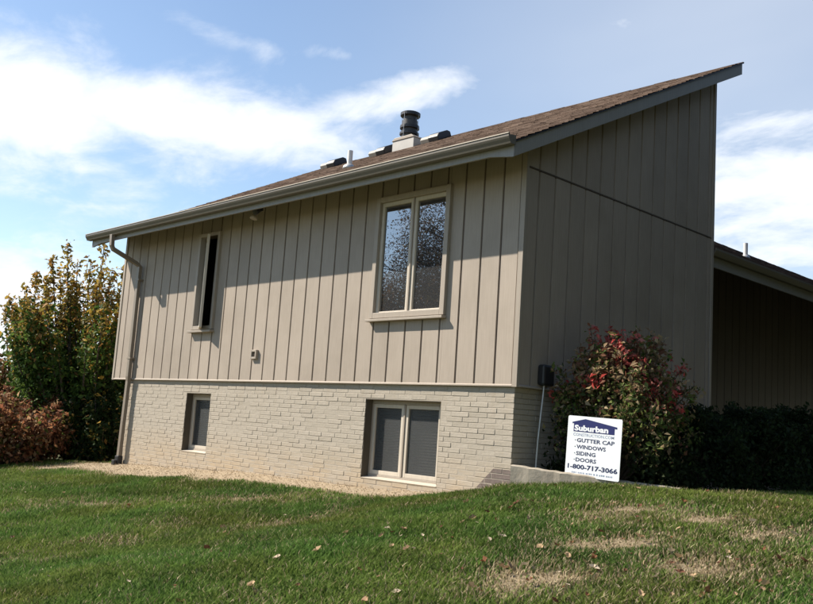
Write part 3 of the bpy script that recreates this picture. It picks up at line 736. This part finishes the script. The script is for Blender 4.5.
# ------------------------------------------------------------------ yard sign
def build_sign():
    w, h = .655, .615
    root = empty('yard_sign', (1.135-.655/2, .285, -.93))
    tag(root, 'white contractor yard sign with blue house logo and phone number', 'sign')
    zt_ = -.288+.93
    R = Matrix.Rotation(math.radians(1.9), 4, 'Y')   # slight lean to the right
    def place(mbx): mbx.v = [tuple(R @ Vector((u-w/2, y, -v_)) + Vector((.008, 0, zt_))) for (u, y, v_) in mbx.v]; return mbx
    rad = .018
    pts = []
    for cx_, cy_, a0 in ((rad, rad, 180), (w-rad, rad, 270), (w-rad, h-rad, 0), (rad, h-rad, 90)):
        for k in range(5):
            a = math.radians(a0+k*22.5); pts.append((cx_+rad*math.cos(a), cy_+rad*math.sin(a)))
    mb = MB(); mb.prism(pts, 1, 0, .006); place(mb).build('panel', m_signw, root)
    logo = [(.085, .105), (.33, .042), (.915, .135), (.915, .168), (.872, .163), (.872, .262), (.115, .262), (.115, .125), (.085, .130)]
    mb = MB(); mb.prism([(a*w, b*h) for a, b in logo], 1, -.0012, -.0004); place(mb).build('logo', m_signb, root)
    def text(s, u0, u1, v0, v1, m, y, name='lettering', bold=.0):
        cu = bpy.data.curves.new(name, 'FONT'); cu.body = s; cu.size = 1; cu.extrude = 0; cu.offset = bold; cu.resolution_u = 2
        ob = bpy.data.objects.new(name, cu); COL.objects.link(ob); dg = bpy.context.evaluated_depsgraph_get(); dg.update()
        me0 = bpy.data.meshes.new_from_object(ob.evaluated_get(dg)); vv = np.array([v.co[:] for v in me0.vertices]); ff = [tuple(p.vertices) for p in me0.polygons]
        bpy.data.objects.remove(ob); bpy.data.curves.remove(cu)
        bpy.data.meshes.remove(me0)
        mn, mx = vv.min(0), vv.max(0); sx = (u1-u0)*w/(mx[0]-mn[0]); cap = (v1-v0)*h/(mx[1]-mn[1])
        mb = MB(); mb.add([(u0*w+(q[0]-mn[0])*sx, y, v1*h-(q[1]-mn[1])*cap) for q in vv], [f for f in ff])
        place(mb).build(name, m, root)
    text('Suburban', .13, .76, .148, .248, m_signw, -.0017, bold=.045)
    text('CONSTRUCTION.COM', .115, .87, .285, .335, m_signt2, -.0006, bold=.01)
    for s, u1, v0, v1 in (('GUTTER CAP', .885, .368, .436), ('WINDOWS', .735, .477, .545), ('SIDING', .555, .586, .654), ('DOORS', .575, .692, .760)):
        text(s, .19, u1, v0, v1, m_signt, -.0006, bold=.032)
        mb = MB(); c = (.163*w, (v0+v1)/2*h); mb.prism([(c[0]+.006*math.cos(a*math.pi/4), c[1]+.006*math.sin(a*math.pi/4)) for a in range(8)], 1, -.0012, -.0004); place(mb).build('bullet', m_signt, root)
    text('1-800-717-3066', .045, .965, .80, .885, m_signt, -.0006, bold=.042)
    # unreadable small bottom line kept as a row of pale ticks
    mb = MB(); u = .13
    while u < .88:
        ww = random.uniform(.014, .028); mb.box(u*w, (u+ww)*w, -.0010, -.0004, .925*h+random.uniform(0, .004), .952*h); u += ww+random.choice((.012, .012, .03))
    place(mb).build('small_print', m_signt2, root)
    for u in (.25, .75):
        mb = MB(); mb.tube([(u*w, .011, .02), (u*w, .011, h+.22)], .0035, 6); place(mb).build('stake', m_wire, root)
build_sign()

# ------------------------------------------------------------------ foliage
def leaf_mesh(name, C, size, cols, m, up=.3, n_out=None, aspect=.55, fold=.25):
    """C: Nx3 leaf bases; each leaf a folded diamond of its own colour."""
    n = len(C); a = rng.normal(size=(n, 3)); 
    if n_out is not None: a = a*.8+n_out*.6
    a[:, 2] += up; a /= np.linalg.norm(a, axis=1)[:, None]
    t = rng.normal(size=(n, 3)); t[:, 2] -= .35; t -= a*(t*a).sum(1)[:, None]; t /= np.linalg.norm(t, axis=1)[:, None]; b = np.cross(a, t)
    s = (np.asarray(size)*(0.5+1.0*rng.random(n)**1.4))[:, None]
    P0 = C-t*s*.5; P2 = C+t*s*.5-a*s*.12; P1 = C+b*s*aspect*.5+a*s*fold*.5-t*s*.05; P3 = C-b*s*aspect*.5+a*s*fold*.5-t*s*.05
    v = np.stack([P0, P1, P2, P3], 1).reshape(-1, 3); i = np.arange(n)*4
    f = np.stack([i, i+1, i+2, i, i+2, i+3], -1).reshape(-1, 3)
    me = bpy.data.meshes.new(name); me.vertices.add(len(v)); me.vertices.foreach_set('co', v.ravel().astype('f'))
    me.loops.add(f.size); me.loops.foreach_set('vertex_index', f.ravel().astype('i')); me.polygons.add(len(f)); me.polygons.foreach_set('loop_start', (np.arange(len(f))*3).astype('i')); me.update(calc_edges=True)
    at = me.color_attributes.new('Col', 'FLOAT_COLOR', 'POINT'); c4 = np.concatenate([cols, np.ones((n, 1))], 1).repeat(4, 0); at.data.foreach_set('color', c4.ravel().astype('f'))
    me.materials.append(m); return me
def pick(pal, n, w=None, var=.25):
    pal = np.array(pal); k = rng.choice(len(pal), n, p=w); return pal[k]*(1-var+2*var*rng.random((n, 1)))

GREEN = [(.065, .115, .024), (.045, .085, .018), (.09, .14, .028)]
GOLD = [(.42, .28, .05), (.32, .20, .04), (.24, .19, .05), (.36, .19, .06), (.17, .15, .04)]
BROWN = [(.30, .125, .06), (.36, .18, .085), (.22, .085, .045), (.40, .26, .145), (.13, .06, .038)]

def upright_shrub_tree(name, label, cx, cy, h, rad, nstem, nleaf, size, colfun, group=None, zb=None, spread=.5):
    zb = float(gz(cx, cy)) if zb is None else zb
    root = empty(name, (cx, cy, zb)); tag(root, label, 'tree', group)
    tr = MB(); C = []; ST = []
    for k in range(nstem):
        a = rng.random()*6.283; rr = rad*math.sqrt(rng.random()); tip = Vector((math.cos(a)*rr, math.sin(a)*rr, h*(1.0-.38*(rr/rad)**2)*(.72+.32*rng.random())))
        st = Vector((math.cos(a)*rr*.15, math.sin(a)*rr*.15, 0)); mid = st.lerp(tip, .45)+Vector((rng.normal()*.08, rng.normal()*.08, -.1)); mid.x = st.x+(tip.x-st.x)*.62; mid.y = st.y+(tip.y-st.y)*.62
        pts = []
        for q in np.linspace(0, 1, 8): pts.append((1-q)**2*st+2*q*(1-q)*mid+q*q*tip)
        tr.tube(pts, [max(.006, .045*(1-q)*rad/1.6+.004) for q in np.linspace(0, 1, 8)], 5); ST.append(pts)
    tr.build('trunk', m_bark, root, 0, True)
    P = np.array([[tuple(p) for p in s] for s in ST])   # stems x 8 x 3
    k = rng.integers(0, nstem, nleaf); q = np.clip(.12+.88*rng.random(nleaf)**.75, 0, .999)*7; i = q.astype(int); fr = (q-i)[:, None]
    B = P[k, i]*(1-fr)+P[k, np.minimum(i+1, 7)]*fr
    tip_f = (q/7)[:, None]
    off = rng.normal(size=(nleaf, 3)); off /= np.linalg.norm(off, axis=1)[:, None]
    B = B+off*(rng.random((nleaf, 1))**.7)*(.50*rad/1.6*(1.05-tip_f)+.11)
    B = B[B[:, 2] > .05+.1*rng.random(len(B))]
    cols = colfun(B, h, rad)
    nout = B-np.array([0, 0, h*.4]); nout /= np.linalg.norm(nout, axis=1)[:, None]+1e-6
    link('crown', leaf_mesh('crown', B, size, cols, m_leaf, .35, nout), root)
    return root
def col_mixed(B, h, rad):
    n = len(B); f = np.clip((B[:, 2]/h-.42)/.3+rng.normal(size=n)*.28, 0, 1)
    pick_g = pick(GREEN, n); pick_o = pick(GOLD, n); m = (rng.random(n) < f)[:, None]
    return np.where(m, pick_o, pick_g)
def col_brown(B, h, rad):
    n = len(B); c = pick(BROWN, n); g = pick([(.09, .12, .03), (.16, .15, .04)], n); return np.where((rng.random(n) < .12)[:, None], g, c)
upright_shrub_tree('ornamental_tree', 'tall upright tree with golden top and dark green leaves beside the downspout', -12.5, 1.05, 4.95, 1.95, 70, 30000, .105, col_mixed)
upright_shrub_tree('ornamental_tree', 'lower green and gold shrub tree leaning left of the tallest tree', -13.5, .3, 4.3, 1.3, 30, 13000, .105, col_mixed)
upright_shrub_tree('autumn_bush', 'russet brown leafy bush at the left edge in front of the green tree', -12.0, -.75, 1.55, 1.45, 64, 16000, .10, col_brown)
upright_shrub_tree('autumn_bush', 'tall brown leaved bush at the far left edge of the lawn', -14.6, -.35, 2.5, 1.4, 50, 14000, .10, col_brown)
upright_shrub_tree('autumn_bush', 'low dark green bush between the tree and the downspout', -11.0, .75, 1.7, .85, 40, 9000, .095, lambda B, h, r: np.where((rng.random(len(B)) < .9)[:, None], pick([(.022, .04, .012), (.03, .05, .014)], len(B)), pick(GOLD, len(B))))

def round_shrub(name, label, cat, cx, cy, h, rx, ry, nleaf, size, colfun, zb=None, group=None, ntw=40, fill=False, trim=None, ymin=None, air=.22):
    zb = float(gz(cx, cy)) if zb is None else zb
    root = empty(name, (cx, cy, zb)); tag(root, label, cat, group)
    tr = MB(); tips = []
    for k in range(ntw):
        a = rng.random()*6.283; el = rng.random()**.6*1.35; d = Vector((math.cos(a)*math.cos(el)*rx, math.sin(a)*math.cos(el)*ry, math.sin(el)*h*.72))
        tip = Vector((0, 0, h*.28))+d*(.84+air*rng.random()); tip.y = tip.y if ymin is None else max(tip.y, ymin+.1*rng.random()); m_ = tip*.5+Vector((0, 0, h*.04)); tr.tube([(0, 0, 0), tuple(m_*.9), tuple(tip)], [.016, .01, .003], 5); tips.append((m_, tip))
    tr.build('stems', m_bark, root)
    T = np.array([[tuple(a), tuple(b)] for a, b in tips]); k = rng.integers(0, ntw, nleaf); q = (rng.random(nleaf)**.6)[:, None]
    B = T[k, 0]*(1-q)+T[k, 1]*q; o = rng.normal(size=(nleaf, 3)); o /= np.linalg.norm(o, axis=1)[:, None]
    B = B+o*rng.random((nleaf, 1))**.6*(.17*(1.25-q)+.03)*max(rx, .6)/.7
    B[:, 2] = np.maximum(B[:, 2], .04)
    if fill:
        nf = nleaf//2; D3 = rng.normal(size=(nf, 3)); D3 /= np.linalg.norm(D3, axis=1)[:, None]; D3[:, 2] = np.abs(D3[:, 2]); rr_ = .72+.3*rng.random((nf, 1))
        V = D3*rr_*np.array([rx, ry, h*.95]); low = rng.random(nf) < .35; V[low, 2] *= .35; B = np.concatenate([B, V])
    if trim is not None: B = B[~trim(B)]
    nout = B-np.array([0, 0, h*.4]); nout /= np.linalg.norm(nout, axis=1)[:, None]+1e-6
    link('foliage', leaf_mesh('foliage', B, size, colfun(B, h, rx), m_leaf, .25, nout), root)
    return root
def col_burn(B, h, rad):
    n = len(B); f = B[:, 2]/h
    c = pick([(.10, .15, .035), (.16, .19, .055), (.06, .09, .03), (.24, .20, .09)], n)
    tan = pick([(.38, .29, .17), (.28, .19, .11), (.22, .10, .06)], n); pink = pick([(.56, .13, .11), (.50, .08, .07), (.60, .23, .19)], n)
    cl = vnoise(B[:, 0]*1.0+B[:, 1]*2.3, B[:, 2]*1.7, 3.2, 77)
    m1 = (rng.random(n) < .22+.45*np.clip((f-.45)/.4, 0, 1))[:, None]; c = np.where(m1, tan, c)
    c = np.where((rng.random(n) < np.clip(1.5-f*3.2, 0, 1))[:, None], pick([(.022, .034, .013), (.03, .042, .016)], n), c)  # low leaves darkened to paint in the shade at the bush's foot
    m2 = ((cl > .56) & (f > .50) & (rng.random(n) < .7))[:, None]; return np.where(m2, pink, c)
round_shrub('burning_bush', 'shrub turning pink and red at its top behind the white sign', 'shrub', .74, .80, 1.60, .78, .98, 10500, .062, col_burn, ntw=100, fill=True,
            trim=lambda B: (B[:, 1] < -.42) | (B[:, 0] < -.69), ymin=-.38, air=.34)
col_yew = lambda B, h, r: pick([(.026, .042, .016), (.036, .058, .02), (.018, .028, .013)], len(B))
for i, (x, y, h, r, lab) in enumerate([(.95, 2.05, .92, .72, 'dark evergreen shrub right behind the pink topped bush'), (1.05, 3.2, 1.0, .78, 'dark evergreen shrub below the upper corner of the gable wall'),
                                      (1.0, 4.5, 1.05, .82, 'dark evergreen shrub in front of the porch opening'), (1.0, 5.9, 1.1, .85, 'dark evergreen shrub at the right edge, farthest along the porch'), (1.0, 7.4, 1.1, .9, 'dark evergreen shrub beyond the right edge of the porch bed')]):
    round_shrub('evergreen_shrub', lab, 'shrub', x, y, h, r, .85, 9000, .055, col_yew, group='dark shrubs along the gable and porch', ntw=40, fill=True)

# trees across the street, mirrored in the upper window
def big_tree(label, cx, cy, h, rad, nleaf, pal, size=.095, group='trees across the street seen in the window glass', clump=True):
    zb = float(gz(cx, cy)); root = empty('offscreen_tree', (cx, cy, zb)); tag(root, label, 'tree', group)
    tr = MB(); tr.tube([(0, 0, -.2), (.1, 0, h*.2), (0, .1, h*.42), (.1, 0, h*.85)], [.32, .25, .18, .04], 10); tips = []
    for k in range(160):
        a = rng.random()*6.283; z0 = h*(.16+.5*rng.random()); el = rng.random()*1.1+.05; ln = rad*(.55+.5*rng.random())*(1.05-.35*(z0/h))
        s = Vector((0, 0, z0)); e = s+Vector((math.cos(a)*math.cos(el), math.sin(a)*math.cos(el), math.sin(el)))*ln; e.z = min(e.z, h); m_ = s.lerp(e, .5)+Vector((0, 0, .15*ln))
        tr.tube([tuple(s), tuple(m_), tuple(e)], [.07, .04, .012], 5); tips.append((m_, e))
    tr.build('trunk', m_bark, root, 0, True)
    T = np.array([[tuple(a), tuple(b)] for a, b in tips]); k = rng.integers(0, len(T), nleaf); q = rng.random((nleaf, 1)); B = T[k, 0]*(1-q)+T[k, 1]*q+rng.normal(size=(nleaf, 3))*rad*.13
    if clump:
        ncl = 1700; kc = rng.integers(0, len(T), ncl); qc = .15+.95*rng.random((ncl, 1)); CC = T[kc, 0]*(1-qc)+T[kc, 1]*qc+rng.normal(size=(ncl, 3))*rad*.10
        B = CC[rng.integers(0, ncl, nleaf)]+rng.normal(size=(nleaf, 3))*np.array([.42, .42, .32])
        tw = MB()
        for j_ in range(0, ncl, 4):
            b0 = Vector(T[kc[j_], 0]).lerp(Vector(T[kc[j_], 1]), min(1., float(qc[j_, 0])*.6)); tw.tube([tuple(b0), tuple(b0.lerp(Vector(CC[j_]), .5)+Vector((0, 0, .1))), tuple(CC[j_])], [.02, .013, .006], 3)
        tw.build('twigs', m_bark, root)
    link('crown', leaf_mesh('crown', B, size, pick(pal, nleaf), m_leaf), root)
BACKLIT_BROWN = [(.13, .085, .05), (.09, .065, .036), (.17, .10, .05), (.08, .075, .036)]  # leaf browns with the look of backlight mixed into the colour
big_tree('tall brown leaved tree mirrored in the right pane of the large window', -23.0, -24.5, 16.2, 6.6, 150000, BACKLIT_BROWN)
big_tree('shorter brown leaved tree mirrored in the left pane of the large window', -30.0, -22.5, 13.6, 6.0, 100000, BACKLIT_BROWN)
big_tree('wide olive tree mirrored low in the large window', -33.0, -33.5, 13.5, 7.5, 70000, BACKLIT_BROWN)

# unseen grove added to keep the gable side of the house in deep shade
for lab, x, y, h in (('unseen dense tree added for shade right of the house nearest the lawn', 9.5, 2.5, 10.5), ('unseen dense tree added for shade facing the gable wall', 8.8, 8.0, 11.5), ('unseen dense tree added for shade facing the porch', 8.2, 13.5, 11), ('unseen dense tree added for shade behind the others right of the house', 13.5, 7.0, 14), ('unseen dense tree added for shade right of the lawn, farthest from the porch', 14.5, -3.5, 12), ('unseen dense tree added for shade beyond the porch end', 5.0, 19.0, 12), ('unseen dense tree added for shade farthest beyond the porch end', 2.5, 27.5, 12)):
    big_tree(lab, x, y, h, 4.8, 26000, [(.018, .028, .011), (.024, .036, .013)], .32, 'unseen trees added to shade the gable side of the house', False)
# ------------------------------------------------------------------ grass, soil crumbs, leaves
def build_grass():
    n0 = 1900000
    x = rng.uniform(-15, 9.5, n0); y = rng.uniform(-8.5, 2.6, n0)
    dx, dy = x-CAM.x, y-CAM.y; r = np.hypot(dx, dy); ang = np.arctan2(dx*rv.x+dy*rv.y, dx*fw.x+dy*fw.y)
    keep = (r > 2.6) & (np.abs(ang) < math.radians(31)) & (rng.random(n0) < np.clip((6.2/r)**1.4, 0, 1))
    keep &= ~((x < .03) & (x > -9.4) & (y > -.03)); keep &= ~((curb_t(x, y) > -.075) & (x > -.1) & (x < 1.95)) & ~((y > 0) & (x < .2) & (x > -9.6))
    keep &= ~((x < -9.3) & (y > .8))
    strip_, patch_ = soil_parts(x, y); so_ = np.maximum(strip_, patch_); keep &= rng.random(n0) > np.maximum(strip_*(1.02+.1*(vnoise(x, y, 6, 93) < .8)), patch_*.62)
    x, y, so_ = x[keep], y[keep], so_[keep]; n = len(x); print('grass blades', n)
    z = gz(x, y)
    tuft = fbm(x, y, 3.0, 61); big = fbm(x, y, .6, 71)
    nearwall = np.clip(1-np.abs(curb_t(x, y))/.35, 0, 1)*((x > -.3) & (x < 2.4))
    h = (.024+.050*tuft**1.3+.022*rng.random(n)**2)*(1-.68*so_)*(.85+.4*big)+.035*nearwall*rng.random(n)
    w = .0034+.0026*rng.random(n)
    az = rng.random(n)*6.283; ln = h*(.25+.75*rng.random(n)); lx, ly = np.cos(az)*ln, np.sin(az)*ln
    pa = az+1.57+rng.normal(size=n)*.4; wx, wy = np.cos(pa)*w, np.sin(pa)*w
    B = np.stack([x, y, z-.004], -1); Wv = np.stack([wx, wy, wx*0], -1)
    Mv = B+np.stack([lx*.3, ly*.3, h*.62], -1); T = B+np.stack([lx, ly, h], -1)
    v = np.stack([B-Wv, B+Wv, Mv+Wv*.75, Mv-Wv*.75, T], 1).reshape(-1, 3); i = np.arange(n)*5
    f = np.stack([i, i+1, i+2, i, i+2, i+3, i+3, i+2, i+4], -1).reshape(-1, 3)
    me = bpy.data.meshes.new('grass'); me.vertices.add(len(v)); me.vertices.foreach_set('co', v.ravel().astype('f'))
    me.loops.add(f.size); me.loops.foreach_set('vertex_index', f.ravel().astype('i')); me.polygons.add(len(f)); me.polygons.foreach_set('loop_start', (np.arange(len(f))*3).astype('i')); me.update(calc_edges=True)
    g = pick([(.104, .158, .030), (.125, .180, .038), (.150, .198, .050), (.083, .135, .024)], n, var=.2)
    straw = pick([(.46, .37, .24), (.36, .28, .17), (.27, .21, .12)], n)
    pr = np.clip(.03+so_*.85+.35*np.clip(big-.58, 0, 1)+.3*nearwall+.10*np.clip((x-.5)/3, 0, 1), 0, .9)
    c = np.where((rng.random(n) < pr)[:, None], straw, g*((.82+.36*vnoise(x, y, .9, 81))*(.78+.44*vnoise(x, y, 3.3, 83)))[:, None]*np.stack([.78+.42*vnoise(x, y, 1.7, 85), np.ones(n), np.ones(n)], -1))
    at = me.color_attributes.new('Col', 'FLOAT_COLOR', 'POINT'); at.data.foreach_set('color', np.concatenate([c, np.ones((n, 1))], 1).repeat(5, 0).ravel().astype('f'))
    me.materials.append(m_grass); o = link('grass', me); o['kind'] = 'stuff'; o['label'] = 'short autumn lawn grass with straw patches'; o['category'] = 'grass'
build_grass()
def build_crumbs():
    # dry thatch and soil crumbs on the bare strip below the brick wall
    n0 = 16000; x = rng.uniform(-10.5, -.2, n0); y = rng.uniform(-1.7, .02, n0); s = soil_amt(x, y); k = rng.random(n0) < s*.8; x, y = x[k], y[k]
    px = rng.uniform(0, 1, 9000)
    n = len(x); z = gz(x, y)+.006+.02*rng.random(n)
    me = leaf_mesh('dry_thatch', np.stack([x, y, z], -1), .024, pick([(.44, .355, .25), (.38, .30, .20), (.30, .23, .145)], n), m_dry, 1.4, None, .3, .2)
    o = link('dry_thatch', me); o['kind'] = 'stuff'; o['label'] = 'dry tan thatch and soil along the brick base'; o['category'] = 'soil'
build_crumbs()
def build_fallen_leaves():
    meshes = []
    for k, c in enumerate([(.20, .09, .045), (.34, .22, .13), (.13, .06, .035), (.42, .29, .17), (.52, .42, .30)]):
        mb = MB(); s = .052
        prof = [(-.5, 0, .06), (-.2, .30, .12), (.02, .22, .05), (.18, .40, .2), (.5, .02, .12), (.2, -.36, .16), (.0, -.2, .02), (-.22, -.33, .18)]
        vs_ = [(a*s+random.uniform(-.1, .1)*s, b*s, (cc+random.uniform(0, .25))*s) for a, b, cc in prof]+[(0, 0, 0.02*s)]
        mb.add(vs_, [(i, (i+1) % 8, 8) for i in range(8)], c); meshes.append(mb.mesh('fallen_leaf', m_dry))
    lab = 'small dry curled leaf fallen on the lawn grass'
    n = 0; tries = 0
    while n < 190 and tries < 5000:
        tries += 1
        px_ = random.uniform(-10, 830) if random.random() < .45 else random.uniform(380, 830); py = random.uniform(488, 612) 
        if py < 490+.0*px_: continue
        P = px_ground(px_, py)
        if P.y > -.25 and P.x < .1: continue
        if P.x < 1.95 and curb_t(P.x, P.y) > -.12 and P.x > -.1: continue
        o = link('fallen_leaf', random.choice(meshes)); o.location = (P.x, P.y, float(gz(P.x, P.y))+random.uniform(.030, .055)); o.rotation_euler = (random.uniform(-.6, .6), random.uniform(-.6, .6), random.uniform(0, 6.3))
        s = random.choice((.5, .6, .7, .8, 1.0, 1.3)); o.scale = (s, s, s); tag(o, lab, 'leaf', 'dry leaves scattered on the lawn'); n += 1
build_fallen_leaves()
